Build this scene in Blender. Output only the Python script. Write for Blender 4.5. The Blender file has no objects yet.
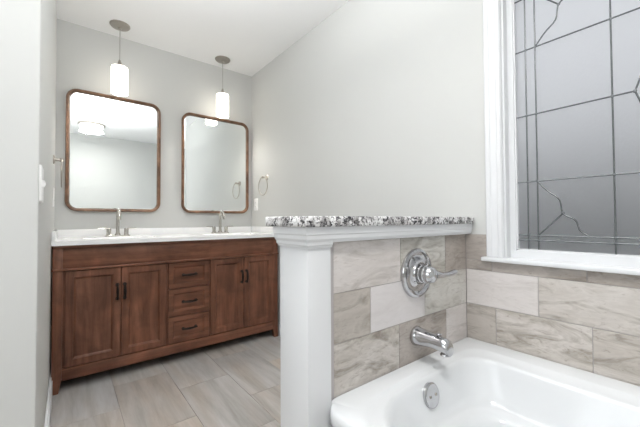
import bpy, bmesh, math, random
from mathutils import Vector, Matrix
random.seed(4)
C = bpy.context.scene.collection
PI = math.pi

# ---------------------------------------------------------------- camera
cam_d = bpy.data.cameras.new('camera'); cam = bpy.data.objects.new('camera', cam_d); C.objects.link(cam)
cam_d.sensor_width = 36.0; cam_d.lens = 320.44 / 640 * 36; cam_d.clip_start = 0.02
Rv = Vector((0.784464, -0.62015456, -0.0049556)); Fv = Vector((0.62010517, 0.78423209, 0.02120416)).normalized()
Rv = (Rv - Fv * Rv.dot(Fv)).normalized(); Uv = Rv.cross(Fv)
cam.matrix_world = Matrix(((Rv.x, Uv.x, -Fv.x, -1.45), (Rv.y, Uv.y, -Fv.y, -2.936), (Rv.z, Uv.z, -Fv.z, 0.988), (0, 0, 0, 1)))
bpy.context.scene.camera = cam

# ---------------------------------------------------------------- world, lights, exposure
world = bpy.data.worlds.new('overcast_sky'); bpy.context.scene.world = world
world.use_nodes = True
bg = world.node_tree.nodes['Background']; bg.inputs[0].default_value = (0.92, 0.945, 1.0, 1); bg.inputs[1].default_value = 0.9
vs = bpy.context.scene.view_settings
vs.view_transform = 'Standard'; vs.look = 'None'; vs.gamma = 1.0; vs.use_curve_mapping = False
vs.exposure = -0.04

def area(name, loc, rot, sx, sy, power, col=(1, 1, 1), shape='RECTANGLE'):
    d = bpy.data.lights.new(name, 'AREA'); d.shape = shape; d.size = sx
    if shape in ('RECTANGLE', 'ELLIPSE'): d.size_y = sy
    d.energy = power; d.color = col
    o = bpy.data.objects.new(name, d); o.location = loc; o.rotation_euler = rot; C.objects.link(o); return o
# added fill light, coloured as daylight, inside an invented side-wall window
area('added_side_fill', (-3.17, -2.75, 1.45), (0, -PI / 2, 0), 1.25, 1.5, 14, (0.93, 0.97, 1.0))
# the flush ceiling lamp of the room
area('flush_lamp_light', (-1.17, -2.94, 2.325), (0, 0, 0), 0.30, 0.30, 15.5, (1.0, 0.985, 0.965), 'DISK')
# soft unseen fill light added ahead of the camera, thrown up at the ceiling
area('added_bounce_fill', (-1.34, -1.95, 1.95), (PI, 0, 0), 0.8, 1.0, 39, (0.98, 0.99, 1.0))

# ---------------------------------------------------------------- materials
def mat(name, color=(0.8, 0.8, 0.8), rough=0.5, metal=0.0, emit=None, es=0.0, spec=0.5, coat=0.0, trans=0.0, ior=1.45):
    m = bpy.data.materials.new(name); m.use_nodes = True
    b = m.node_tree.nodes['Principled BSDF']
    b.inputs['Base Color'].default_value = (*color, 1); b.inputs['Roughness'].default_value = rough
    b.inputs['Metallic'].default_value = metal; b.inputs['Specular IOR Level'].default_value = spec
    b.inputs['Coat Weight'].default_value = coat; b.inputs['Transmission Weight'].default_value = trans
    b.inputs['IOR'].default_value = ior
    if emit: b.inputs['Emission Color'].default_value = (*emit, 1); b.inputs['Emission Strength'].default_value = es
    return m
class NT:
    def __init__(s, m): s.t = m.node_tree; s.b = s.t.nodes['Principled BSDF']
    def n(s, typ, **kw):
        o = s.t.nodes.new(typ)
        for k, v in kw.items():
            if k in ('operation', 'blend_type', 'data_type', 'attribute_name', 'noise_dimensions', 'feature', 'musgrave_type', 'distance'): setattr(o, k, v)
            else: o.inputs[k].default_value = v
        return o
    def l(s, a, b): s.t.links.new(a, b)
    def pos(s, scale=(1, 1, 1), rot=(0, 0, 0)):
        g = s.n('ShaderNodeTexCoord'); mp = s.n('ShaderNodeMapping'); mp.inputs['Scale'].default_value = scale; mp.inputs['Rotation'].default_value = rot
        s.l(g.outputs['Object'], mp.inputs['Vector']); return mp.outputs[0]
    def noise(s, vec, scale, detail=4, rough=0.5, dist=0.0):
        o = s.n('ShaderNodeTexNoise'); o.inputs['Scale'].default_value = scale; o.inputs['Detail'].default_value = detail
        o.inputs['Roughness'].default_value = rough; o.inputs['Distortion'].default_value = dist
        s.l(vec, o.inputs['Vector']); return o.outputs['Fac']
    def ramp(s, fac, stops):
        o = s.n('ShaderNodeValToRGB'); e = o.color_ramp.elements
        while len(e) < len(stops): e.new(0.5)
        for k, (p, c) in enumerate(stops): e[k].position = p; e[k].color = (*c, 1)
        s.l(fac, o.inputs[0]); return o.outputs[0]
    def mix(s, fac, a, b, bt='MIX'):
        o = s.n('ShaderNodeMix', data_type='RGBA', blend_type=bt)
        for k, v in ((0, fac), (6, a), (7, b)):
            if hasattr(v, 'links'): s.l(v, o.inputs[k])
            else: o.inputs[k].default_value = v if k == 0 else (*v, 1)
        return o.outputs[2]
    def bump(s, h, st, dist=0.002):
        o = s.n('ShaderNodeBump'); o.inputs['Strength'].default_value = st; o.inputs['Distance'].default_value = dist
        s.l(h, o.inputs['Height']); s.l(o.outputs[0], s.b.inputs['Normal'])

def paint(name, col, rough=0.6):
    m = mat(name, col, rough); t = NT(m); p = t.pos()
    n = t.noise(p, 2.2, 3); t.l(t.mix(n, tuple(c * 0.985 for c in col), tuple(min(1, c * 1.015) for c in col)), t.b.inputs['Base Color'])
    t.bump(t.noise(p, 240, 2), 0.06, 0.0006); return m
M_wall = paint('grey_wall_paint', (0.60, 0.605, 0.59))
M_ceil = paint('white_ceiling_paint', (0.90, 0.905, 0.905), 0.8)
M_white = mat('white_satin_trim', (0.74, 0.75, 0.765), 0.35)
M_acryl = mat('white_tub_acrylic', (0.76, 0.775, 0.79), 0.12, coat=0.3)
M_plate = mat('white_plastic', (0.88, 0.88, 0.87), 0.35)
M_grout = mat('pale_grout', (0.42, 0.39, 0.38), 0.8)
M_caulk = mat('taupe_edge_strip', (0.45, 0.42, 0.42), 0.5)
M_chrome = mat('polished_chrome', (0.54, 0.54, 0.55), 0.07, 1.0)
M_nickel = mat('brushed_nickel', (0.43, 0.40, 0.36), 0.28, 1.0)
M_polished = mat('polished_nickel', (0.62, 0.60, 0.56), 0.10, 1.0)
M_dark = mat('dark_slot', (0.03, 0.03, 0.03), 0.6)
M_bronze = mat('dark_bronze', (0.028, 0.022, 0.02), 0.3, 0.8)
M_mirror = mat('mirror_silver', (0.90, 0.93, 0.925), 0.008, 1.0)
M_cord = mat('steel_cord', (0.42, 0.41, 0.39), 0.4, 0.6)
M_shade = mat('lit_opal_glass', (0.95, 0.93, 0.9), 0.3, emit=(1.0, 0.93, 0.82), es=4.2)
M_diff = mat('lit_lamp_diffuser', (0.95, 0.95, 0.93), 0.3, emit=(1.0, 0.975, 0.94), es=3.5)
M_came = mat('lead_came', (0.16, 0.17, 0.175), 0.35, 0.7)
M_ground = mat('grey_gravel_ground', (0.26, 0.265, 0.26), 0.9)

def wood(name, a, b, c, scale=(18, 18, 1.6), rough=0.38):
    m = mat(name, b, rough); t = NT(m); p = t.pos(scale)
    n1 = t.noise(p, 1.5, 6, 0.6, 0.6); n2 = t.noise(t.pos((1, 1, 1)), 5.5, 4, 0.55, 0.8)
    col = t.ramp(n1, [(0.25, a), (0.5, b), (0.8, c)])
    t.l(t.mix(0.75, col, t.ramp(n2, [(0.3, (0.42, 0.40, 0.38)), (0.52, (0.85, 0.85, 0.84)), (0.72, (1.2, 1.15, 1.1))]), 'MULTIPLY'), t.b.inputs['Base Color'])
    t.bump(n1, 0.12, 0.001); return m
M_wood = wood('cherry_stained_wood_upright', (0.085, 0.031, 0.016), (0.19, 0.076, 0.043), (0.31, 0.136, 0.080))
M_woodh = wood('cherry_stained_wood_level', (0.085, 0.031, 0.016), (0.19, 0.076, 0.043), (0.31, 0.136, 0.080), (1.6, 18, 18))
M_walnut = wood('walnut_mirror_wood', (0.11, 0.055, 0.028), (0.20, 0.105, 0.06), (0.32, 0.185, 0.115), (9, 9, 9), 0.35)

def quartz():
    m = mat('white_vanity_marble', (0.85, 0.86, 0.87), 0.15); t = NT(m)
    n = t.noise(t.pos((1, 3, 1)), 4, 6, 0.6, 1.2)
    t.l(t.ramp(n, [(0.40, (0.86, 0.87, 0.88)), (0.50, (0.91, 0.91, 0.91)), (1, (0.92, 0.92, 0.92))]), t.b.inputs['Base Color']); return m
M_quartz = quartz()
def granite():
    m = mat('white_black_granite', (0.7, 0.7, 0.7), 0.2); t = NT(m); p = t.pos()
    n1 = t.noise(p, 62, 5, 0.62, 1.2); n2 = t.noise(p, 190, 3, 0.6, 0.4); n3 = t.noise(t.pos((1, 1, 1), (1, 2, 3)), 24, 4, 0.6, 0.9)
    base = t.ramp(n3, [(0.36, (0.30, 0.29, 0.29)), (0.47, (0.66, 0.65, 0.65)), (0.56, (0.84, 0.84, 0.84)), (0.75, (0.88, 0.88, 0.88))])
    blk = t.ramp(n1, [(0.38, (0.05, 0.05, 0.055)), (0.445, (0.33, 0.32, 0.33)), (0.50, (1, 1, 1)), (1, (1, 1, 1))])
    spk = t.ramp(n2, [(0.35, (0.3, 0.3, 0.3)), (0.44, (1, 1, 1)), (1, (1, 1, 1))])
    t.l(t.mix(1.0, t.mix(1.0, base, blk, 'MULTIPLY'), spk, 'MULTIPLY'), t.b.inputs['Base Color']); return m
M_granite = granite()

def marble_tile():
    # every tile carries its own stone colour ('tone') and pattern offset ('seed') as face data
    m = mat('veined_stone_tile', (0.6, 0.57, 0.55), 0.28); t = NT(m)
    at = t.n('ShaderNodeAttribute', attribute_name='tone'); sd = t.n('ShaderNodeAttribute', attribute_name='seed')
    g = t.n('ShaderNodeTexCoord')
    add = t.n('ShaderNodeVectorMath', operation='ADD'); t.l(g.outputs['Object'], add.inputs[0]); t.l(sd.outputs['Color'], add.inputs[1])
    mp = t.n('ShaderNodeMapping'); mp.inputs['Rotation'].default_value = (-0.5, -0.75, 0.2); mp.inputs['Scale'].default_value = (1.0, 1.0, 3.4)
    t.l(add.outputs[0], mp.inputs['Vector'])
    n1 = t.noise(mp.outputs[0], 5.0, 7, 0.62, 1.3); n2 = t.noise(mp.outputs[0], 2.6, 3, 0.5, 0.6); n3 = t.noise(mp.outputs[0], 40, 4, 0.6)
    vein = t.ramp(n1, [(0.32, (0.50, 0.46, 0.42)), (0.43, (0.80, 0.78, 0.75)), (0.53, (1.02, 1.01, 1.0)), (0.62, (0.93, 0.915, 0.90)), (0.80, (1.10, 1.10, 1.10))])
    brd = t.ramp(n2, [(0.32, (0.84, 0.82, 0.79)), (0.60, (1.04, 1.04, 1.04))])
    fin = t.ramp(n3, [(0.3, (0.93, 0.93, 0.93)), (0.7, (1.04, 1.04, 1.04))])
    n4 = t.noise(mp.outputs[0], 15, 6, 0.68, 1.6)
    vein = t.mix(1.0, vein, t.ramp(n4, [(0.33, (0.70, 0.67, 0.64)), (0.44, (1.0, 1.0, 1.0)), (1, (1.02, 1.02, 1.02))]), 'MULTIPLY')
    vm = t.mix(1.0, t.mix(1.0, vein, brd, 'MULTIPLY'), fin, 'MULTIPLY')
    # alpha of the tone says how strongly this tile is veined
    k = t.mix(at.outputs['Alpha'], (1, 1, 1), vm)
    t.l(t.mix(1.0, at.outputs['Color'], k, 'MULTIPLY'), t.b.inputs['Base Color']); return m
M_tile = marble_tile()
def floor_tile():
    m = mat('streaked_floor_tile', (0.3, 0.28, 0.26), 0.42); t = NT(m)
    at = t.n('ShaderNodeAttribute', attribute_name='tone'); sd = t.n('ShaderNodeAttribute', attribute_name='seed')
    g = t.n('ShaderNodeTexCoord')
    add = t.n('ShaderNodeVectorMath', operation='ADD'); t.l(g.outputs['Object'], add.inputs[0]); t.l(sd.outputs['Color'], add.inputs[1])
    mp = t.n('ShaderNodeMapping'); mp.inputs['Scale'].default_value = (9, 0.9, 1); t.l(add.outputs[0], mp.inputs['Vector'])
    n1 = t.noise(mp.outputs[0], 1.6, 8, 0.66, 0.35)
    mp2 = t.n('ShaderNodeMapping'); mp2.inputs['Scale'].default_value = (5, 1.0, 1); t.l(add.outputs[0], mp2.inputs['Vector'])
    n2 = t.noise(mp2.outputs[0], 1.3, 3, 0.5, 0.5)
    st = t.ramp(n1, [(0.30, (0.72, 0.69, 0.66)), (0.45, (0.91, 0.90, 0.885)), (0.55, (1.02, 1.01, 1.0)), (0.70, (1.18, 1.19, 1.20))])
    wm = t.ramp(n2, [(0.34, (0.98, 0.91, 0.85)), (0.58, (1.0, 1.0, 1.0))])
    t.l(t.mix(1.0, at.outputs['Color'], t.mix(1.0, st, wm, 'MULTIPLY'), 'MULTIPLY'), t.b.inputs['Base Color'])
    t.bump(n1, 0.05, 0.001); return m
M_floor = floor_tile()
def obscure_glass():
    m = mat('obscure_textured_glass', (0.875, 0.88, 0.88), 0.75, trans=1.0, ior=1.4); t = NT(m)
    p = t.pos((1, 1, 0.45)); t.bump(t.noise(p, 160, 3, 0.6), 0.35, 0.002); return m
M_obs = obscure_glass()

# ---------------------------------------------------------------- mesh helpers
def box(bm, x0, x1, y0, y1, z0, z1, bev=0.0, seg=2):
    t = bmesh.new(); bmesh.ops.create_cube(t, size=1.0)
    for v in t.verts: v.co = Vector((x0 + (v.co.x + .5) * (x1 - x0), y0 + (v.co.y + .5) * (y1 - y0), z0 + (v.co.z + .5) * (z1 - z0)))
    if bev > 0: bmesh.ops.bevel(t, geom=t.edges[:], offset=bev, segments=seg, profile=0.5, affect='EDGES')
    merge(bm, t); return bm
def merge(bm, t, M=None):
    if M is not None: bmesh.ops.transform(t, matrix=M, verts=t.verts)
    me = bpy.data.meshes.new('t'); t.to_mesh(me); t.free(); bm.from_mesh(me); bpy.data.meshes.remove(me)
def B(): return bmesh.new()
def lathe(bm, prof, n=40, M=None):
    """prof: list of (radius, z) revolved about z"""
    t = bmesh.new(); rows = []
    for r, z in prof:
        if r < 1e-6: rows.append([t.verts.new((0, 0, z))])
        else: rows.append([t.verts.new((r * math.cos(2 * PI * k / n), r * math.sin(2 * PI * k / n), z)) for k in range(n)])
    for a, b in zip(rows, rows[1:]):
        for k in range(n):
            j = (k + 1) % n
            if len(a) == 1 and len(b) == 1: continue
            if len(a) == 1: t.faces.new((a[0], b[j], b[k]))
            elif len(b) == 1: t.faces.new((a[k], a[j], b[0]))
            else: t.faces.new((a[k], a[j], b[j], b[k]))
    bmesh.ops.recalc_face_normals(t, faces=t.faces)
    merge(bm, t, M); return bm
def tube(bm, pts, rad, n=14, closed=False, flat=1.0):
    """sweep a round section along pts; rad number or list"""
    pts = [Vector(p) for p in pts]; N = len(pts); t = bmesh.new(); rows = []
    rs = rad if isinstance(rad, (list, tuple)) else [rad] * N
    prev = None
    for i, p in enumerate(pts):
        if closed: d = pts[(i + 1) % N] - pts[i - 1]
        else: d = pts[min(i + 1, N - 1)] - pts[max(i - 1, 0)]
        d.normalize()
        if prev is None:
            a = Vector((0, 0, 1)) if abs(d.z) < 0.9 else Vector((1, 0, 0)); u = d.cross(a).normalized()
        else: u = (prev - d * prev.dot(d)).normalized()
        prev = u; w = d.cross(u)
        rows.append([t.verts.new(p + rs[i] * (math.cos(2 * PI * k / n) * u + math.sin(2 * PI * k / n) * w * flat)) for k in range(n)])
    rng = range(N) if closed else range(N - 1)
    for i in rng:
        a, b = rows[i], rows[(i + 1) % N]
        for k in range(n): j = (k + 1) % n; t.faces.new((a[k], a[j], b[j], b[k]))
    if not closed: t.faces.new(rows[0][::-1]); t.faces.new(rows[-1])
    bmesh.ops.recalc_face_normals(t, faces=t.faces)
    merge(bm, t); return bm
def rr(x0, x1, z0, z1, r, n=8):
    """rounded rectangle outline, list of 2D points, counter-clockwise"""
    out = []
    for cx, cz, a0 in ((x1 - r, z1 - r, 0), (x0 + r, z1 - r, PI / 2), (x0 + r, z0 + r, PI), (x1 - r, z0 + r, 1.5 * PI)):
        for k in range(n + 1): a = a0 + PI / 2 * k / n; out.append((cx + r * math.cos(a), cz + r * math.sin(a)))
    return out
def loft(bm, rings, cap0=True, cap1=True, closed_stack=False):
    t = bmesh.new(); rows = [[t.verts.new(p) for p in r] for r in rings]; n = len(rows[0])
    prs = list(zip(rows, rows[1:])) + ([(rows[-1], rows[0])] if closed_stack else [])
    for a, b in prs:
        for k in range(n): j = (k + 1) % n; t.faces.new((a[k], a[j], b[j], b[k]))
    if cap0 and not closed_stack: t.faces.new(rows[0][::-1])
    if cap1 and not closed_stack: t.faces.new(rows[-1])
    bmesh.ops.recalc_face_normals(t, faces=t.faces)
    merge(bm, t); return bm
ROOT = {}
def obj(name, bm, m, parent=None, smooth=True, loc=None, angle=38):
    """link one mesh object; geometry is given in room coordinates and shifted to its origin"""
    org = Vector(loc) if loc is not None else (ROOT.get(parent.name, Vector()) if parent else Vector())
    for v in bm.verts: v.co -= org
    me = bpy.data.meshes.new(name); bm.to_mesh(me); bm.free()
    for mm in (m if isinstance(m, (list, tuple)) else [m]): me.materials.append(mm)
    if smooth:
        me.polygons.foreach_set('use_smooth', [True] * len(me.polygons)); me.set_sharp_from_angle(angle=math.radians(angle))
    o = bpy.data.objects.new(name, me); C.objects.link(o); ROOT[o.name] = org
    if parent: 
        o.parent = parent; o.location = org - ROOT[parent.name]
    else: o.location = org
    return o
def thing(name, label, cat, loc, group=None):
    o = bpy.data.objects.new(name, None); C.objects.link(o); o.empty_display_size = 0.05
    o.location = loc; ROOT[o.name] = Vector(loc); o['label'] = label; o['category'] = cat
    if group: o['group'] = group
    return o
def tag(o, label, cat, group=None):
    o['label'] = label; o['category'] = cat
    if group: o['group'] = group
    return o
def struct(o): o['kind'] = 'structure'; return o
def srgb(r, g, b):
    f = lambda c: (c / 255 / 12.92) if c / 255 <= 0.04045 else ((c / 255 + 0.055) / 1.055) ** 2.4
    return (f(r), f(g), f(b))

# tiles laid on a plane: each a slightly bevelled slab standing on a grout bed, one mesh
def tile_mesh(name, rects, to3, parent, m_tile, bed, gap=0.0028, thick=0.004, bev=0.0012):
    """rects: (u0,u1,v0,v1,tone(rgb 0..1 linear), veining)"""
    bm = bmesh.new(); cl = bm.loops.layers.float_color.new('tone'); sl = bm.loops.layers.float_color.new('seed')
    for (u0, u1, v0, v1, tone, ve) in rects:
        u0 += gap / 2; u1 -= gap / 2; v0 += gap / 2; v1 -= gap / 2
        sd = (random.uniform(0, 9), random.uniform(0, 9), random.uniform(0, 9), 1)
        lo = [bm.verts.new(to3(u, v, 0)) for u, v in ((u0, v0), (u1, v0), (u1, v1), (u0, v1))]
        mi = [bm.verts.new(to3(u, v, thick - bev)) for u, v in ((u0, v0), (u1, v0), (u1, v1), (u0, v1))]
        b = bev
        hi = [bm.verts.new(to3(u, v, thick)) for u, v in ((u0 + b, v0 + b), (u1 - b, v0 + b), (u1 - b, v1 - b), (u0 + b, v1 - b))]
        fs = [bm.faces.new(hi)]
        for k in range(4):
            j = (k + 1) % 4; fs += [bm.faces.new((lo[k], lo[j], mi[j], mi[k])), bm.faces.new((mi[k], mi[j], hi[j], hi[k]))]
        for f in fs:
            for lp in f.loops: lp[cl] = (*tone, ve); lp[sl] = sd
    bmesh.ops.recalc_face_normals(bm, faces=bm.faces)
    nt = len(bm.faces)
    if bed: box(bm, *bed)
    bm.faces.ensure_lookup_table()
    for f in bm.faces[nt:]: f.material_index = 1
    return obj(name, bm, [m_tile, M_grout], parent, smooth=False)

# ---------------------------------------------------------------- room shell
H = 2.44; W = 1.518; YC = -1.635; XL = -3.20; YB = -3.72; PW = -2.187
WIN = dict(y0=-3.545, y1=-2.357, z0=0.825, z1=2.015)
tb = []
bx_x = [-1.22 + 0.297 * k for k in range(-7, 6)]
for i, x0 in enumerate(bx_x):
    off = -0.65 if (i % 2 == 1) else -0.33
    a, b = max(x0, XL), min(x0 + 0.297, 0.0)
    if b - a < 0.02: continue
    for k in range(-9, 3):
        c, d = max(off + 0.6 * k, YB), min(off + 0.6 * (k + 1), 0.0)
        if d - c < 0.02: continue
        s = random.uniform(0.92, 1.08); w = random.uniform(-1, 1)
        tb.append((a, b, c, d, (0.475 * s * (1 + .03 * w), 0.455 * s, 0.435 * s * (1 - .03 * w)), 1.0))
bm = B(); box(bm, XL - .1, .12, YB - .1, .1, -0.12, -0.004)
fl = struct(obj('floor', bm, mat('grey_floor_grout', (0.27, 0.25, 0.235), 0.8), smooth=False))
tile_mesh('floor_tiles', tb, lambda u, v, h: (u, v, h - 0.0045), fl, M_floor, None, gap=0.0022, thick=0.0045, bev=0.0006)
bm = B(); box(bm, XL - .1, .12, YB - .1, .1, H, H + 0.12); struct(obj('ceiling', bm, M_ceil, smooth=False))
bm = B(); box(bm, -W, .12, 0, .1, 0, H); struct(obj('wall_back', bm, M_wall, smooth=False))
bm = B(); box(bm, XL, -W, YC, .1, 0, H, 0.004, 2); struct(obj('wall_left', bm, M_wall, smooth=False))
bm = B(); box(bm, XL - .1, .12, YB - .1, YB, 0, H); struct(obj('wall_front', bm, M_wall, smooth=False))
# far side wall with an opening for an unseen window, added for fill light
bm = B(); sy0, sy1, sz0, sz1 = -3.55, -1.95, 0.85, 2.05
for a in ((YB, sy0, 0, H), (sy1, YC, 0, H), (sy0, sy1, 0, sz0), (sy0, sy1, sz1, H)): box(bm, XL - .1, XL, a[0], a[1], a[2], a[3])
struct(obj('wall_side', bm, M_wall, smooth=False))
bm = B()
for a in ((sy0, sy0 + .05, sz0, sz1), (sy1 - .05, sy1, sz0, sz1), (sy0, sy1, sz0, sz0 + .05), (sy0, sy1, sz1 - .05, sz1), (-2.77, -2.73, sz0, sz1)): box(bm, XL - .09, XL - .04, *a)
w2 = struct(obj('window_added', bm, M_white, smooth=False, loc=(XL - .06, -2.75, sz0)))
bm = B(); box(bm, XL - .07, XL - .066, sy0 + .04, sy1 - .04, sz0 + .04, sz1 - .04); obj('pane', bm, M_obs, w2, smooth=False)
# right wall with the opening of the tub window
bm = B()
for a in ((YB, WIN['y0'], 0, H), (WIN['y1'], 0.0, 0, H), (WIN['y0'], WIN['y1'], 0, WIN['z0']), (WIN['y0'], WIN['y1'], WIN['z1'], H)): box(bm, 0, .12, *a)
wr = struct(obj('wall_right', bm, M_wall, smooth=False))
Z0, Z1, Z2, Z3 = 0.452, 0.608, 0.763, 0.922
PALE = (0.70, 0.665, 0.65); MID = (0.60, 0.57, 0.54); DRK = (0.52, 0.485, 0.45); WRM = (0.47, 0.43, 0.40)
def T(y1, y0, z0, z1, tone, v=1.0): return (y0, y1, z0, z1, tone, v)
rw = [T(-2.191, -2.306, Z2, 0.808, WRM, .6), T(-2.191, -2.2865, 0.808, Z3, WRM, .6), T(-2.306, -2.628, Z2, 0.808, WRM, .9), T(-2.628, -2.95, Z2, 0.808, WRM, .9), T(-2.95, -3.27, Z2, 0.808, MID), T(-3.27, -3.59, Z2, 0.808, WRM),
      T(-2.191, -2.478, Z1, Z2, PALE, .35), T(-2.478, -2.80, Z1, Z2, MID, .8), T(-2.80, -3.12, Z1, Z2, PALE), T(-3.12, -3.44, Z1, Z2, MID), T(-3.44, -3.72, Z1, Z2, DRK),
      T(-2.191, -2.319, 0.30, Z1, DRK, .7), T(-2.319, -2.64, 0.30, Z1, MID, 1.0), T(-2.64, -2.96, 0.30, Z1, MID, .9), T(-2.96, -3.28, 0.30, Z1, DRK), T(-3.28, -3.6, 0.30, Z1, PALE), T(-3.6, -3.72, 0.30, Z1, MID),
      T(-3.62, -3.72, Z2, Z3, DRK)]
tile_mesh('tile_cladding', rw, lambda u, v, h: (-0.0015 - h, u, v), wr, M_tile, (-0.003, 0.0, -3.72, -2.19, 0.30, 0.8085))
bm = B(); box(bm, -0.003, 0.0, -2.284, -2.19, 0.8085, Z3); obj('tile_bed', bm, M_grout, wr, smooth=False)
# baseboards
def base(name, pts, n):
    bm = B(); x0, x1, y0, y1 = pts
    box(bm, x0, x1, y0, y1, 0, 0.085, 0.002)
    ex = 0.004 if n[0] else 0; ey = 0.004 if n[1] else 0
    box(bm, x0 + (ex if n[0] < 0 else 0), x1 - (ex if n[0] > 0 else 0), y0 + (ey if n[1] < 0 else 0), y1 - (ey if n[1] > 0 else 0), 0.083, 0.105, 0.003)
    return struct(obj(name, bm, M_white))
base('baseboard_left', (-W, -W + .014, YC, -0.001), (1, 0))
base('baseboard_left', (XL + .014, -W + .014, YC - .014, YC), (0, -1))
base('baseboard_right', (-.014, 0, -2.04, -0.001), (-1, 0))
base('baseboard_back', (-W + .014, -.014, -.014, 0), (0, -1))
base('baseboard_front', (XL, 0, YB, YB + .014), (0, 1))
base('baseboard_side', (XL, XL + .014, YB + .014, YC - .014), (1, 0))
# ground outside
bm = B(); box(bm, 0.3, 30, -25, 20, -0.5, -0.3); struct(obj('ground', bm, M_ground, smooth=False))
bm = B(); box(bm, 3.0, 3.1, -20, 15, -0.3, 1.75); struct(obj('wall_added_backdrop', bm, M_ground, smooth=False))  # unseen wall added outside to darken the lower part of the tub window
bm = B(); box(bm, -30, -3.6, -25, 20, -0.5, -0.3); struct(obj('ground', bm, M_ground, smooth=False))

# ---------------------------------------------------------------- half-height partition with post, crown moulding and tile
bm = B(); box(bm, -.90, 0, PW, -2.066, 0, 0.969); part_w = struct(obj('wall_partition', bm, M_white, smooth=False))
pony = [(-.812, -.485, Z2, Z3, PALE, .55), (-.485, -.182, Z2, Z3, (0.64, 0.63, 0.60), .9), (-.182, -.008, Z2, Z3, WRM, .9),
        (-.812, -.647, Z1, Z2, DRK, .8), (-.647, -.334, Z1, Z2, (0.72, 0.69, 0.69), .2), (-.334, -.008, Z1, Z2, (0.66, 0.65, 0.62), .9),
        (-.812, -.497, 0.30, Z1, MID, 1.0), (-.497, -.18, 0.30, Z1, WRM, .9), (-.18, -.008, 0.30, Z1, PALE, .5)]
tile_mesh('tile_cladding', pony, lambda u, v, h: (u, PW - .0015 - h, v), part_w, M_tile, (-.813, -.0035, PW - .003, PW, 0.30, Z3))
bm = B(); box(bm, -.8335, -.8125, PW - .0075, PW, 0, Z3, 0.001); obj('edge_strip', bm, M_caulk, part_w)
# boxed end post
bm = B(); box(bm, -.918, -.8335, -2.207, -2.058, 0, 0.969, 0.0015)
pt = struct(obj('trim_1', bm, M_white))
# crown moulding under the ledge: profile swept round the post and along the tiled face
def crown():
    bm = B()
    prof_post = [(0.000, .908), (.004, .908), (.005, .914), (.008, .917), (.009, .926), (.013, .934), (.014, .945), (.016, .948), (.0165, .969), (0, .969)]
    # wraps the post as U: rear-left, near-left corner, near-right corner
    rings = []
    x0, x1, yf, yb = -.918, -.8335, -2.207, -2.058
    for (px, py, dx, dy) in ((x0 + .01, yb, 0, 1), (x0, yb, -1, 1), (x0, yf, -1, -1), (x1 + .002, yf, 0, -1)):
        rings.append([(px + dx * o, py + dy * o, z) for o, z in prof_post])
    loft(bm, rings)
    pf = [(-.016, .923), (.007, .923), (.009, .926), (.013, .934), (.014, .945), (.016, .948), (.0165, .969), (-.016, .969)]
    yy = -2.207
    loft(bm, [[(x, yy - o, z) for o, z in pf] for x in (-.8315, -.006)])
    return bm
struct(obj('trim_2', crown(), M_white, angle=20))
bm = B()
rings = []
for ins, z in ((.003, .9695), (0, .9725), (0, .997), (.003, 1.0)):
    rings.append([(x, y, z) for x, y in rr(-.946 + ins, -.0005, -2.233 + ins, -2.005 - ins, .012, 5)])
loft(bm, rings)
tag(obj('granite_ledge', bm, M_granite, loc=(-.5, -2.12, .9695), angle=50), 'speckled black and white granite cap lying along the white half wall by the tub', 'ledge')

# ---------------------------------------------------------------- tub window with leaded obscure glass
wy0, wy1, wz0, wz1 = WIN['y0'], WIN['y1'], WIN['z0'], WIN['z1']
w1 = struct(bpy.data.objects.new('window_1', None)); C.objects.link(w1); w1.location = (0, (wy0 + wy1) / 2, wz0); ROOT['window_1'] = Vector(w1.location)
cw = .069
def casing():
    bm = B()
    prof = [(0, 0), (0, .014), (.006, .019), (.020, .019), (.024, .015), (.046, .013), (.052, .017), (.064, .017), (cw, .011), (cw, 0)]  # across from outer edge to inner edge, projection
    out = []
    for (y, z, sy, sz) in ((wy1 + cw, wz0 + .002, -1, 0), (wy1 + cw, wz1 + cw, -1, -1), (wy0 - cw, wz1 + cw, 1, -1), (wy0 - cw, wz0 + .002, 1, 0)):
        out.append([(-p - .0, y + sy * a, z + sz * a) for a, p in prof])
    loft(bm, out); return bm
obj('casing', casing(), M_white, w1, angle=25)
bm = B(); box(bm, -.034, .05, wy0 - cw - .017, wy1 + cw + .017, wz0 - .017, wz0 + .001, .005, 3); obj('window_stool', bm, M_white, w1)
bm = B()
for a in ((wy0, wy0 + .008, wz0, wz1), (wy1 - .008, wy1, wz0, wz1), (wy0, wy1, wz1 - .008, wz1)): box(bm, 0, .115, *a)
obj('jamb', bm, M_white, w1, smooth=False)
gx = .052; gy0, gy1, gz0, gz1 = wy0 + .030, wy1 - .030, .858, wz1 - .032
bm = B()
for a in ((wy0 + .008, gy0, wz0, wz1 - .008), (gy1, wy1 - .008, wz0, wz1 - .008), (gy0, gy1, wz0, gz0), (gy0, gy1, gz1, wz1 - .008)): box(bm, gx - .016, gx + .02, *a)
for a in ((gy0 - .001, gy0 + .006, gz0, gz1), (gy1 - .006, gy1 + .001, gz0, gz1), (gy0, gy1, gz0 - .001, gz0 + .006), (gy0, gy1, gz1 - .006, gz1 + .001)): box(bm, gx - .010, gx + .014, *a)
obj('sash', bm, M_white, w1, smooth=False)
bm = B(); box(bm, gx, gx + .006, gy0 - .0005, gy1 + .0005, gz0 - .0005, gz1 + .0005); obj('pane', bm, M_obs, w1, smooth=False)
bm = B(); cr = .0028; xc = gx - .001
yc = (gy0 + gy1) / 2; zc = 1.419
def L2(a, b, r=cr): tube(bm, [(xc, *a), (xc, *b)], r, 8)
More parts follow.
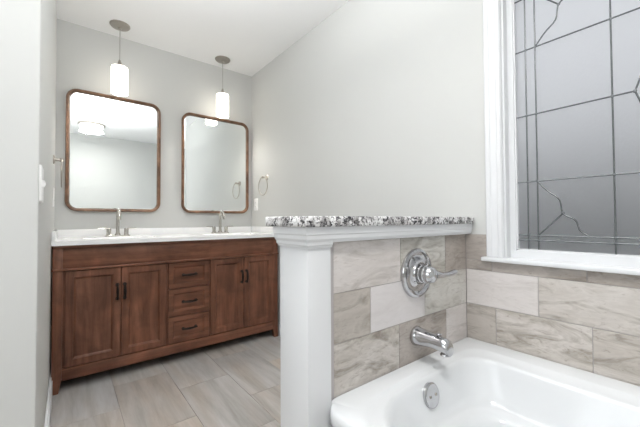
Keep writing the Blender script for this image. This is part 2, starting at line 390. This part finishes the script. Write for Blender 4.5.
def CV(pts, r=cr):
    # smooth curve through the points
    P = [Vector((xc, *p)) for p in pts]; P = [P[0] * 2 - P[1]] + P + [P[-1] * 2 - P[-2]]; out = []
    for i in range(1, len(P) - 2):
        for k in range(8):
            t = k / 8; a, b, c, d = P[i - 1], P[i], P[i + 1], P[i + 2]
            out.append(0.5 * ((2 * b) + (c - a) * t + (2 * a - 5 * b + 4 * c - d) * t * t + (3 * b - a - 3 * c + d) * t ** 3))
    out.append(P[-2]); tube(bm, out, r, 8)
def dot(y, z, r=.0058): lathe(bm, [(0, -.002), (r * .8, -.002), (r, 0), (r * .8, .003), (0, .004)], 10, Matrix.Translation((xc, y, z)) @ Matrix.Rotation(-PI / 2, 4, 'Y'))
V = [-2.430, -2.465, -2.698]
for s in (0, 1):
    f = (lambda y: y) if s == 0 else (lambda y: 2 * yc - y)
    for y in V: L2((f(y), gz0), (f(y), gz1))
    for q in (0, 1):
        g = (lambda z: z) if q == 0 else (lambda z: 2 * zc - z)
        for z in (1.143, .922, .902):
            if s == 0: L2((gy0, g(z)), (gy1, g(z)))
            for y in V: dot(f(y), g(z))
        CV([(f(-2.465), g(1.143)), (f(-2.50), g(1.10)), (f(-2.537), g(1.065)), (f(-2.548), g(1.010)), (f(-2.585), g(.985)), (f(-2.60), g(.945)), (f(-2.63), g(.922))])
        L2((f(-2.548), g(1.010)), (f(-2.465), g(.922))); dot(f(-2.548), g(1.01))
        CV([(f(-2.755), zc), (f(-2.79), g(1.33)), (f(-2.86), g(1.28)), (f(-2.90), g(1.19)), (yc, g(1.143))])
    for y in V: dot(f(y), zc)
    L2((f(gy1), zc), (f(-2.755), zc)); dot(f(-2.755), zc)
L2((yc, gz0), (yc, 1.143)); L2((yc, 2 * zc - 1.143), (yc, gz1))
obj('lead_came', bm, M_came, w1)

# ---------------------------------------------------------------- vanity cabinet
VX0, VX1 = -1.511, -.026; FY = -.547; TOPZ = .848
van = thing('vanity_cabinet', 'long reddish-brown wooden bathroom vanity with four doors and three centre drawers', 'cabinet', ((VX0 + VX1) / 2, -.29, 0))
bm = B()
LEGS = ((VX0, VX0 + .046), (VX1 - .046, VX1))
box(bm, VX0 + .004, VX0 + .022, -.51, -.03, .09, TOPZ, .001)          # sides
box(bm, VX1 - .022, VX1 - .004, -.51, -.03, .09, TOPZ, .001)
box(bm, VX0 + .02, VX1 - .02, -.034, -.022, .09, TOPZ)                   # back
box(bm, VX0 + .02, VX1 - .02, -.515, -.034, .09, .108)                   # floor panel
box(bm, VX0 + .02, VX1 - .02, -.522, -.512, .09, TOPZ)                   # front carcass behind doors
obj('body', bm, M_wood, van)
for x0, x1 in LEGS:
    for yf, yb in ((FY, FY + .046), (-.075, -.029)):
        bm = B()
        mid = (x0 + x1) / 2; inn = 1 if mid < -.7 else -1
        box(bm, x0, x1, yf, yb, .085, TOPZ if yf == FY else TOPZ, .002)
        # tapered foot, inner faces slanting
        a0, a1 = (x0, x1 - .014) if inn == 1 else (x0 + .014, x1)
        b0, b1 = (yf, yb - .014) if yf == FY else (yf + .014, yb)
        loft(bm, [[(a0, b0, 0), (a1, b0, 0), (a1, b1, 0), (a0, b1, 0)], [(x0, yf, .087), (x1, yf, .087), (x1, yb, .087), (x0, yb, .087)]])
        obj('leg', bm, M_wood, van, angle=30)
bm = B(); box(bm, VX0 + .046, VX1 - .046, FY + .003, FY + .025, .712, .832, .001); obj('apron', bm, M_woodh, van)
bm = B(); box(bm, VX0 - .004, VX1 + .004, FY - .010, FY + .02, .832, TOPZ, .003); box(bm, VX0 - .004, VX0 + .012, -.53, -.03, .832, TOPZ, .003); box(bm, VX1 - .012, VX1 + .004, -.53, -.03, .832, TOPZ, .003)
obj('top_moulding', bm, M_woodh, van)
bm = B(); box(bm, VX0 - .003, VX1 + .003, FY - .009, FY + .02, .700, .713, .004, 3); obj('bead_moulding', bm, M_woodh, van)
bm = B(); box(bm, VX0 + .046, VX1 - .046, FY + .001, FY + .025, .067, .134, .002); obj('bottom_rail', bm, M_woodh, van)
bm = B()
for a, b in ((-.906, -.897), (-.611, -.604)): box(bm, a, b, FY + .008, FY + .025, .134, .700)
for z in (.5135, .3215): box(bm, -.898, -.611, FY + .012, FY + .025, z - .002, z + .002)
obj('face_frame', bm, M_wood, van, smooth=False)
def panel(x0, x1, z0, z1, st, m):
    """framed recessed-panel front: flat frame, ogee slope, sunk field"""
    bm = B(); yf = FY + .004; rings = []
    for ins, dy in ((0, .020), (0, .002), (.002, 0), (st, 0), (st + .002, .004), (st + .005, .005), (st + .012, .013), (st + .014, .013)):
        rings.append([(x0 + ins, yf + dy, z0 + ins), (x1 - ins, yf + dy, z0 + ins), (x1 - ins, yf + dy, z1 - ins), (x0 + ins, yf + dy, z1 - ins)])
    loft(bm, rings); return bm
def pull(parent, x, z, horiz, L=.100):
    bm = B(); yf = FY + .004; h = L / 2
    P = []
    for k in range(17):
        t = -1 + 2 * k / 16; P.append((t * h, -.026 + .010 * t * t))
    def w(a, d): return (x + a, yf + d, z) if horiz else (x, yf + d, z + a)
    tube(bm, [w(a, d) for a, d in P], [.0052 + .0034 * (1 - abs(-1 + 2 * k / 16)) for k in range(17)], 10)
    for s in (-1, 1):
        tube(bm, [w(s * h * .86, .0), w(s * h * .86, -.018)], [.0072, .005], 10)
        M = Matrix.Translation(w(s * h * .86, -.002)) @ Matrix.Rotation(PI / 2, 4, 'X')
        lathe(bm, [(0, 0), (.011, 0), (.011, .003), (.007, .005), (0, .004)], 14, M)
    return obj('pull', bm, M_bronze, parent)
for (x0, x1, hx) in ((-1.453, -1.1765, -1.194), (-1.1715, -.908, -1.154), (-.602, -.3375, -.356), (-.3325, -.070, -.315)):
    d = obj('door', panel(x0, x1, .139, .696, .038, M_wood), M_wood, van, angle=20)
    pull(d, hx, .545, False)
for (z0, z1) in ((.517, .696), (.325, .510), (.139, .318)):
    d = obj('drawer', panel(-.894, -.6135, z0, z1, .030, M_woodh), M_woodh, van, angle=20)
    pull(d, -.754, (z0 + z1) / 2, True)

# countertop with integral splashes and two sunk basins
top = thing('vanity_countertop', 'white marble-look vanity top with low splashes, lying on the brown cabinet', 'countertop', (-.759, -.29, TOPZ))
CT = TOPZ + .027
def slab():
    bm = bmesh.new(); nx, ny = 120, 48; X0, X1, Y0, Y1 = -1.5175, -.0005, -.567, -.001
    def h(x, y):
        z = CT
        for cx in (-1.150, -.365):
            u = ((x - cx) / .215); v = ((y + .33) / .155); r = (abs(u) ** 2.4 + abs(v) ** 2.4) ** (1 / 2.4)
            if r < 1: z = min(z, CT - .115 * min(1, (1 - r) / .42) ** .6 * (1.0))
        return z
    g = [[bm.verts.new((X0 + (X1 - X0) * i / nx, Y0 + (Y1 - Y0) * j / ny, 0)) for j in range(ny + 1)] for i in range(nx + 1)]
    for r_ in g:
        for v in r_: v.co.z = h(v.co.x, v.co.y)
    for i in range(nx):
        for j in range(ny): bm.faces.new((g[i][j], g[i + 1][j], g[i + 1][j + 1], g[i][j + 1]))
    # rim edge skirt
    per = [g[i][0] for i in range(nx + 1)] + [g[nx][j] for j in range(1, ny + 1)] + [g[i][ny] for i in range(nx - 1, -1, -1)] + [g[0][j] for j in range(ny - 1, 0, -1)]
    lo = [bm.verts.new((v.co.x, v.co.y, TOPZ + .0005)) for v in per]; n = len(per)
    for k in range(n): bm.faces.new((per[k], lo[k], lo[(k + 1) % n], per[(k + 1) % n]))
    bmesh.ops.recalc_face_normals(bm, faces=bm.faces); return bm
obj('slab', slab(), M_quartz, top, angle=40)
bm = B(); box(bm, -1.5175, -.0005, -.021, -.0005, CT - .001, .931, .003); obj('backsplash', bm, M_quartz, top)
for a, b in ((-1.5175, -1.4985), (-.0195, -.0005)):
    bm = B(); box(bm, a, b, -.566, -.022, CT - .001, .931, .003); obj('side_splash', bm, M_quartz, top)
for cx in (-1.150, -.365):
    bm = B(); lathe(bm, [(0, .004), (.012, .005), (.024, .004), (.028, .001), (.028, -.002)], 24, Matrix.Translation((cx, -.33, CT - .115))); obj('sink_drain', bm, M_nickel, top)

# ---------------------------------------------------------------- faucets
def faucet(x, label):
    y = -.105; t = thing('sink_faucet', label, 'faucet', (x, y, CT), 'two-handled basin faucets on the vanity top')
    bm = B(); rings = []
    for ins, z in ((0, CT), (0, CT + .008), (.003, CT + .011)):
        rings.append([(a, b, z) for a, b in rr(x - .082 + ins, x + .082 - ins, y - .026 + ins, y + .026 - ins, .022, 6)])
    loft(bm, rings); obj('base_plate', bm, M_polished, t)
    bm = B(); pts = [(x, y, CT + .010), (x, y, CT + .05), (x, y, CT + .150)]
    for k in range(1, 13):
        a = PI * .92 * k / 12; pts.append((x, y - .042 + .042 * math.cos(a), CT + .150 + .046 * math.sin(a)))
    pts.append((x, y - .087, CT + .125))
    tube(bm, pts, [.0135, .0125] + [.0115] * (len(pts) - 2), 16)
    lathe(bm, [(.0135, 0), (.019, 0), (.019, .008), (.0135, .014)], 20, Matrix.Translation((x, y, CT + .010)))
    obj('spout', bm, M_polished, t)
    for s in (-1, 1):
        bm = B(); lathe(bm, [(0, 0), (.018, 0), (.018, .003), (.0155, .006), (.0155, .046), (.0145, .049), (0, .050)], 22, Matrix.Translation((x + s * .056, y, CT + .011)))
        hd = obj('handle', bm, M_polished, t)
        bm = B(); tube(bm, [(x + s * .058, y, CT + .058), (x + s * .085, y, CT + .060), (x + s * .122, y, CT + .061)], [.0055, .005, .004], 10)
        lathe(bm, [(0, .009), (.0085, .008), (.010, .005), (.010, 0), (0, 0)], 16, Matrix.Translation((x + s * .056, y, CT + .0605 - .006)))
        obj('lever', bm, M_polished, hd)
    return t
faucet(-1.148, 'brushed nickel two-handled faucet under the left mirror')
faucet(-.362, 'brushed nickel two-handled faucet under the right mirror')

# ---------------------------------------------------------------- mirrors
def mirror(x0, x1, z0, z1, label):
    t = thing('wall_mirror', label, 'mirror', ((x0 + x1) / 2, -.001, z0), 'rounded rectangular mirrors above the vanity')
    bm = B(); rings = []
    # frame section: (inset, y)
    for ins, y in ((.001, -.001), (0, -.004), (0, -.028), (.003, -.032), (.014, -.032), (.018, -.028), (.019, -.014), (.019, -.001)):
        rings.append([(a, y, b) for a, b in rr(x0 + ins, x1 - ins, z0 + ins, z1 - ins, .075 - ins, 12)])
    loft(bm, rings, closed_stack=True); obj('mirror_frame', bm, M_walnut, t, angle=50)
    bm = B()
    loft(bm, [[(a, y, b) for a, b in rr(x0 + .0185 + i2, x1 - .0185 - i2, z0 + .0185 + i2, z1 - .0185 - i2, .0565 - i2, 12)] for y, i2 in ((-.006, 0), (-.015, 0), (-.0175, .009))])
    obj('mirror_glass', bm, M_mirror, t, angle=2)
mirror(-1.462, -.840, 1.062, 1.956, 'walnut-framed rounded mirror on the left, reflecting the ceiling lamp')
mirror(-.670, -.045, 1.058, 1.945, 'walnut-framed rounded mirror on the right, reflecting a towel ring')

# ---------------------------------------------------------------- pendants
def pendant(x, y, z1, label):
    t = thing('pendant_lamp', label, 'lamp', (x, y, H), 'pendant lamps over the vanity')
    bm = B(); lathe(bm, [(0, H), (.066, H), (.066, H - .006), (.060, H - .013), (.030, H - .019), (.012, H - .021), (.010, H - .034), (0, H - .036)], 40, Matrix.Translation((x, y, 0)))
    obj('canopy', bm, M_nickel, t)
    bm = B(); tube(bm, [(x, y, H - .034), (x, y, z1 + .050)], .0028, 8); obj('cord', bm, M_cord, t)
    bm = B(); lathe(bm, [(0, .052), (.007, .052), (.010, .040), (.017, .014), (.024, .006), (.026, -.001), (0, -.001)], 24, Matrix.Translation((x, y, z1))); obj('lamp_socket', bm, M_nickel, t)
    bm = B(); zz = z1 - .198
    lathe(bm, [(.028, z1), (.048, z1), (.0525, z1 - .004), (.0535, z1 - .010), (.0535, zz + .003), (.052, zz), (.050, zz + .003), (.050, z1 - .010), (.046, z1 - .005), (.028, z1 - .005), (.028, z1)], 40, Matrix.Translation((x, y, 0)))
    obj('lamp_shade', bm, M_shade, t)
    bm = B(); lathe(bm, [(0, -.115), (.016, -.110), (.027, -.092), (.029, -.075), (.022, -.050), (.014, -.030), (.014, -.002), (0, -.002)], 20, Matrix.Translation((x, y, z1))); obj('bulb', bm, M_shade, t)
    d = bpy.data.lights.new('bulb_light', 'POINT'); d.energy = 9; d.color = (1, .95, .88); d.shadow_soft_size = .02
    o = bpy.data.objects.new('bulb_light', d); C.objects.link(o); o.parent = t; o.location = (0, 0, z1 - .15 - H)
pendant(-1.153, -.185, 2.125, 'lit white cylinder pendant lamp hanging above the left mirror')
pendant(-.362, -.160, 2.120, 'lit white cylinder pendant lamp hanging above the right mirror')

# ---------------------------------------------------------------- towel rings
def towel_ring(xw, s, y, z, tilt, label):
    """xw wall plane, s = +1 if the room lies towards +x"""
    t = thing('towel_ring', label, 'towel ring', (xw, y, z), 'nickel towel rings')
    bm = B(); lathe(bm, [(0, 0), (.026, 0), (.026, .006), (.022, .010), (0, .010)], 28, Matrix.Translation((xw, y, z)) @ Matrix.Rotation(s * PI / 2, 4, 'Y')); obj('wall_plate', bm, M_nickel, t)
    bm = B(); X = xw + s * .042; tube(bm, [(xw + s * .008, y, z), (xw + s * .050, y, z)], [.009, .008], 14)
    lathe(bm, [(0, -.012), (.011, -.010), (.012, 0), (.011, .010), (0, .012)], 18, Matrix.Translation((X, y, z))); obj('post', bm, M_nickel, t)
    bm = B(); R = .084; tube(bm, [(X, y + R * math.sin(a), z - R + .004 + R * math.cos(a)) for a in [2 * PI * k / 40 for k in range(40)]], .0042, 10, closed=True)
    obj('ring', bm, M_nickel, t)
towel_ring(0.0, -1, -.315, 1.385, 0, 'nickel towel ring on the right-hand wall beside the right mirror')
towel_ring(-W, 1, -.42, 1.364, 0, 'nickel towel ring on the left-hand wall, seen edge-on beside the left mirror')

# ---------------------------------------------------------------- wall plates
def plate(name, xw, s, y, z, wy, hz, cat, label, kind):
    t = thing(name, label, cat, (xw, y, z - hz / 2))
    bm = B(); rings = []
    for ins, d in ((0, 0), (0, .003), (.003, .006)):
        rings.append([(xw + s * d, a, b) for a, b in rr(y - wy / 2 + ins, y + wy / 2 - ins, z - hz / 2 + ins, z + hz / 2 - ins, .005, 3)])
    loft(bm, rings); obj('cover_plate', bm, M_plate, t)
    if kind == 'toggle':
        for k in (-1, 1):
            bm = B(); yy = y + k * .023
            loft(bm, [[(xw + s * .005, yy - .006, z - .013), (xw + s * .005, yy + .006, z - .013), (xw + s * .005, yy + .006, z + .013), (xw + s * .005, yy - .006, z + .013)],
                      [(xw + s * .013, yy - .004, z + .004), (xw + s * .013, yy + .004, z + .004), (xw + s * .011, yy + .004, z + .013), (xw + s * .011, yy - .004, z + .013)]])
            obj('switch_toggle', bm, M_plate, t)
    else:
        for k in (-1, 1):
            bm = B(); zz = z + k * .020
            box(bm, min(xw + s * .004, xw + s * .0075), max(xw + s * .004, xw + s * .0075), y - .016, y + .016, zz - .014, zz + .014, .003)
            for q in (-1, 1):
                nf = len(bm.faces); box(bm, min(xw + s * .007, xw + s * .0078), max(xw + s * .007, xw + s * .0078), y + q * .006 - .001, y + q * .006 + .001, zz - .003, zz + .006)
                bm.faces.ensure_lookup_table()
                for f in bm.faces[nf:]: f.material_index = 1
            obj('receptacle', bm, [M_plate, M_dark], t)
plate('wall_outlet', 0.0, -1, -.100, 1.145, .072, .116, 'outlet', 'white outlet plate on the right-hand wall below the towel ring', 'outlet')
plate('wall_outlet', -W, 1, -.335, 1.140, .072, .116, 'outlet', 'white outlet plate on the left-hand wall beyond the light switch', 'outlet')
plate('light_switch', -W, 1, -1.560, 1.108, .116, .116, 'switch', 'white double toggle light switch near the wall corner at far left', 'toggle')

# ---------------------------------------------------------------- bathtub
tub = thing('bathtub', 'glossy white built-in bathtub beneath the leaded window', 'bathtub', (-.43, -2.95, 0))
def tubmesh():
    bm = B()
    R_ = [(-.857, -.010, -2.1955, -3.70, .0, .050), (-.857, -.010, -2.1955, -3.70, .405, .050), (-.863, -.0095, -2.1952, -3.705, .412, .052), (-.863, -.0095, -2.1952, -3.705, .436, .052),
          (-.860, -.0098, -2.1954, -3.702, .446, .050), (-.854, -.0105, -2.1957, -3.695, .4515, .046), (-.832, -.090, -2.252, -3.65, .4525, .068),
          (-.829, -.098, -2.258, -3.645, .450, .070), (-.825, -.106, -2.264, -3.64, .4435, .074), (-.824, -.140, -2.277, -3.625, .4425, .088),
          (-.819, -.149, -2.284, -3.62, .439, .092), (-.811, -.156, -2.290, -3.61, .428, .095), (-.806, -.160, -2.295, -3.60, .41, .097),
          (-.775, -.190, -2.318, -3.50, .33, .105), (-.768, -.200, -2.328, -3.48, .308, .108), (-.756, -.214, -2.342, -3.465, .297, .11), (-.738, -.232, -2.358, -3.45, .292, .112),
          (-.722, -.248, -2.374, -3.43, .276, .115), (-.69, -.262, -2.40, -3.33, .14, .12), (-.67, -.28, -2.42, -3.30, .115, .12), (-.64, -.31, -2.46, -3.26, .10, .11), (-.55, -.40, -2.6, -3.1, .095, .06)]
    out = []
    for i_, (x0, x1, y1, y0, z, r) in enumerate(R_):
        basin = i_ >= 6
        if not basin: r = .012
        rl = r + min(.105, .03 * (i_ - 5)) if basin else .062        # wider corner radius towards the room side
        pts = []
        for cx, cy, a0, q in ((x1 - r, y1 - r, 0, r), (x0 + rl, y1 - rl, PI / 2, rl), (x0 + rl, y0 + rl, PI, rl), (x1 - r, y0 + r, 1.5 * PI, r)):
            for k in range(17): a = a0 + PI / 2 * k / 16; pts.append(Vector((cx + q * math.cos(a), cy + q * math.sin(a), z)))
        o = []
        for k, p in enumerate(pts):
            n = pts[(k + 1) % len(pts)]; o.append(p)
            if k % 17 == 16: o += [p.lerp(n, m / 12) for m in range(1, 12)]
        res = []
        for p in o:
            x, y = p.x, p.y
            if basin:       # the end of the basin is gently bowed
                u = (x - (x0 + x1) / 2) / ((x1 - x0) / 2); w = max(0, min(1, (y - (y1 - .25)) / .25))
                y -= w * (.026 * u * u if u < 0 else .012 * u * u) - .004 * w
            zz = .4525 if (i_ in (3, 4, 5) and (x > -.03 or y > -2.205)) else z
            res.append((x, y, zz))
        out.append(res)
    loft(bm, out, cap0=False); return bm
obj('tub_shell', tubmesh(), M_acryl, tub, angle=60)
# overflow plate with two screws
OV = Vector((-.468, -2.301, .389)); tl = math.radians(13)
Mo = Matrix.Translation(OV) @ Matrix.Rotation(PI / 2 + 0.0 - tl, 4, 'X')
bm = B(); lathe(bm, [(0, -.006), (.0400, -.006), (.0405, .004), (.038, .0065), (.034, .0075), (0, .009)], 40, Mo); ovp = obj('overflow_plate', bm, M_chrome, tub)
for s in (-1, 1):
    bm = B(); lathe(bm, [(.0045, .006), (.0045, .0105), (.003, .0115), (0, .0115)], 12, Mo @ Matrix.Translation((s * .016, 0, 0))); obj('screw', bm, M_nickel, ovp)
bm = B(); lathe(bm, [(0, .004), (.02, .006), (.033, .004), (.036, 0), (.036, -.002)], 28, Matrix.Translation((-.475, -2.66, .097))); obj('tub_drain', bm, M_chrome, tub)

# ---------------------------------------------------------------- shower valve
VY = PW - .0057; VC = Vector((-.392, VY, .784))
val = thing('shower_valve', 'chrome round tub valve with one lever handle on the tiled half wall', 'faucet', VC)
MX = Matrix.Translation(VC) @ Matrix.Rotation(PI / 2, 4, 'X')     # local z points into the room (-y)
bm = B(); lathe(bm, [(0, 0), (.094, 0), (.095, .005), (.092, .011), (.083, .014), (.074, .010), (.069, .0065), (.045, .008), (.038, .014), (.036, .020), (0, .020)], 56, MX); obj('escutcheon', bm, M_chrome, val)
bm = B(); lathe(bm, [(.034, .018), (.034, .030), (.031, .032), (.031, .040), (.034, .042), (.034, .046), (.030, .050), (0, .050)], 36, MX); obj('hub', bm, M_chrome, val)
bm = B(); lathe(bm, [(.030, .049), (.033, .053), (.032, .064), (.026, .078), (.014, .087), (0, .089)], 36, MX)
y0 = VY - .070; z0 = VC.z; x0 = VC.x
tube(bm, [(x0 + .005, y0, z0 + .001), (x0 + .025, y0 - .003, z0), (x0 + .045, y0 - .006, z0 - .004), (x0 + .070, y0 - .010, z0 - .005), (x0 + .095, y0 - .013, z0 - .004), (x0 + .118, y0 - .015, z0 - .001), (x0 + .130, y0 - .016, z0 + .001), (x0 + .134, y0 - .016, z0 + .0015)],
     [.023, .020, .015, .0115, .011, .0135, .012, .004], 18, flat=.8)
lv = obj('lever_handle', bm, M_chrome, val)
bm = B(); tube(bm, [(x0 + .018, VY - .036, z0 + .022), (x0 + .013, VY - .042, z0 + .055), (x0 + .012, VY - .044, z0 + .064)], [.005, .005, .006], 12); obj('temperature_pin', bm, M_chrome, val)

# ---------------------------------------------------------------- tub spout
SC = Vector((-.402, VY, .548))
sp = thing('tub_spout', 'chrome tub spout with pull-up knob below the valve', 'faucet', SC)
bm = B(); rings = []
# sections along -y: (distance, half width, top dz, bottom dz)
for d, w, zt, zb in ((0, .034, .034, -.034), (.004, .0365, .0365, -.0365), (.012, .0365, .036, -.036), (.018, .033, .033, -.033), (.045, .0305, .031, -.028), (.075, .028, .028, -.024), (.098, .0265, .025, -.026), (.108, .026, .025, -.027), (.124, .0255, .023, -.031), (.136, .0245, .018, -.033), (.142, .023, .008, -.033), (.145, .020, -.004, -.033)):
    o = []
    for k in range(28):
        a = 2 * PI * k / 28; c, s = math.cos(a), math.sin(a)
        o.append((SC.x + w * c, SC.y - d, SC.z + (zt + zb) / 2 + (zt - zb) / 2 * s))
    rings.append(o)
loft(bm, rings); obj('spout_body', bm, M_chrome, sp, angle=50)
bm = B(); lathe(bm, [(.014, 0), (.018, -.004), (.018, -.007), (.015, -.007), (.014, -.003), (0, -.003)], 24, Matrix.Translation((SC.x, SC.y - .124, SC.z - .029))); obj('spout_outlet', bm, M_chrome, sp)
bm = B(); lathe(bm, [(.004, 0), (.004, .007), (.009, .009), (.010, .012), (.008, .014), (0, .0145)], 20, Matrix.Translation((SC.x, SC.y - .100, SC.z + .020))); obj('diverter_knob', bm, M_chrome, sp)

# ---------------------------------------------------------------- ceiling lamp and vent, seen in the left mirror
LX, LY = -1.17, -2.94
cl = thing('ceiling_lamp', 'round flush ceiling lamp with a metal rim, reflected in the left mirror', 'lamp', (LX, LY, H))
bm = B(); lathe(bm, [(0, 0), (.165, 0), (.170, -.004), (.170, -.022), (.165, -.026), (.150, -.026), (.150, -.020), (0, -.030)], 56, Matrix.Translation((LX, LY, H))); obj('lamp_base', bm, M_nickel, cl)
bm = B(); lathe(bm, [(.149, -.021), (.149, -.045), (.14, -.062), (.10, -.078), (.05, -.085), (0, -.087)], 48, Matrix.Translation((LX, LY, H))); obj('diffuser', bm, M_diff, cl)
vx, vy = -1.27, -1.78
vt = thing('ceiling_vent', 'white slatted ceiling vent, reflected in the top of the left mirror', 'vent', (vx, vy, H))
bm = B()
for a in ((vx - .12, vx - .10, vy - .12, vy + .12), (vx + .10, vx + .12, vy - .12, vy + .12), (vx - .10, vx + .10, vy - .12, vy - .10), (vx - .10, vx + .10, vy + .10, vy + .12)): box(bm, *a, H - .012, H, .002)
obj('vent_frame', bm, M_plate, vt)
bm = B(); box(bm, vx - .10, vx + .10, vy - .10, vy + .10, H - .002, H); obj('vent_backing', bm, M_dark, vt, smooth=False)
for k in range(7):
    bm = B(); y = vy - .082 + .0273 * k; box(bm, vx - .10, vx + .10, y - .009, y + .009, H - .009, H - .006); obj('slat', bm, M_plate, vt, smooth=False)
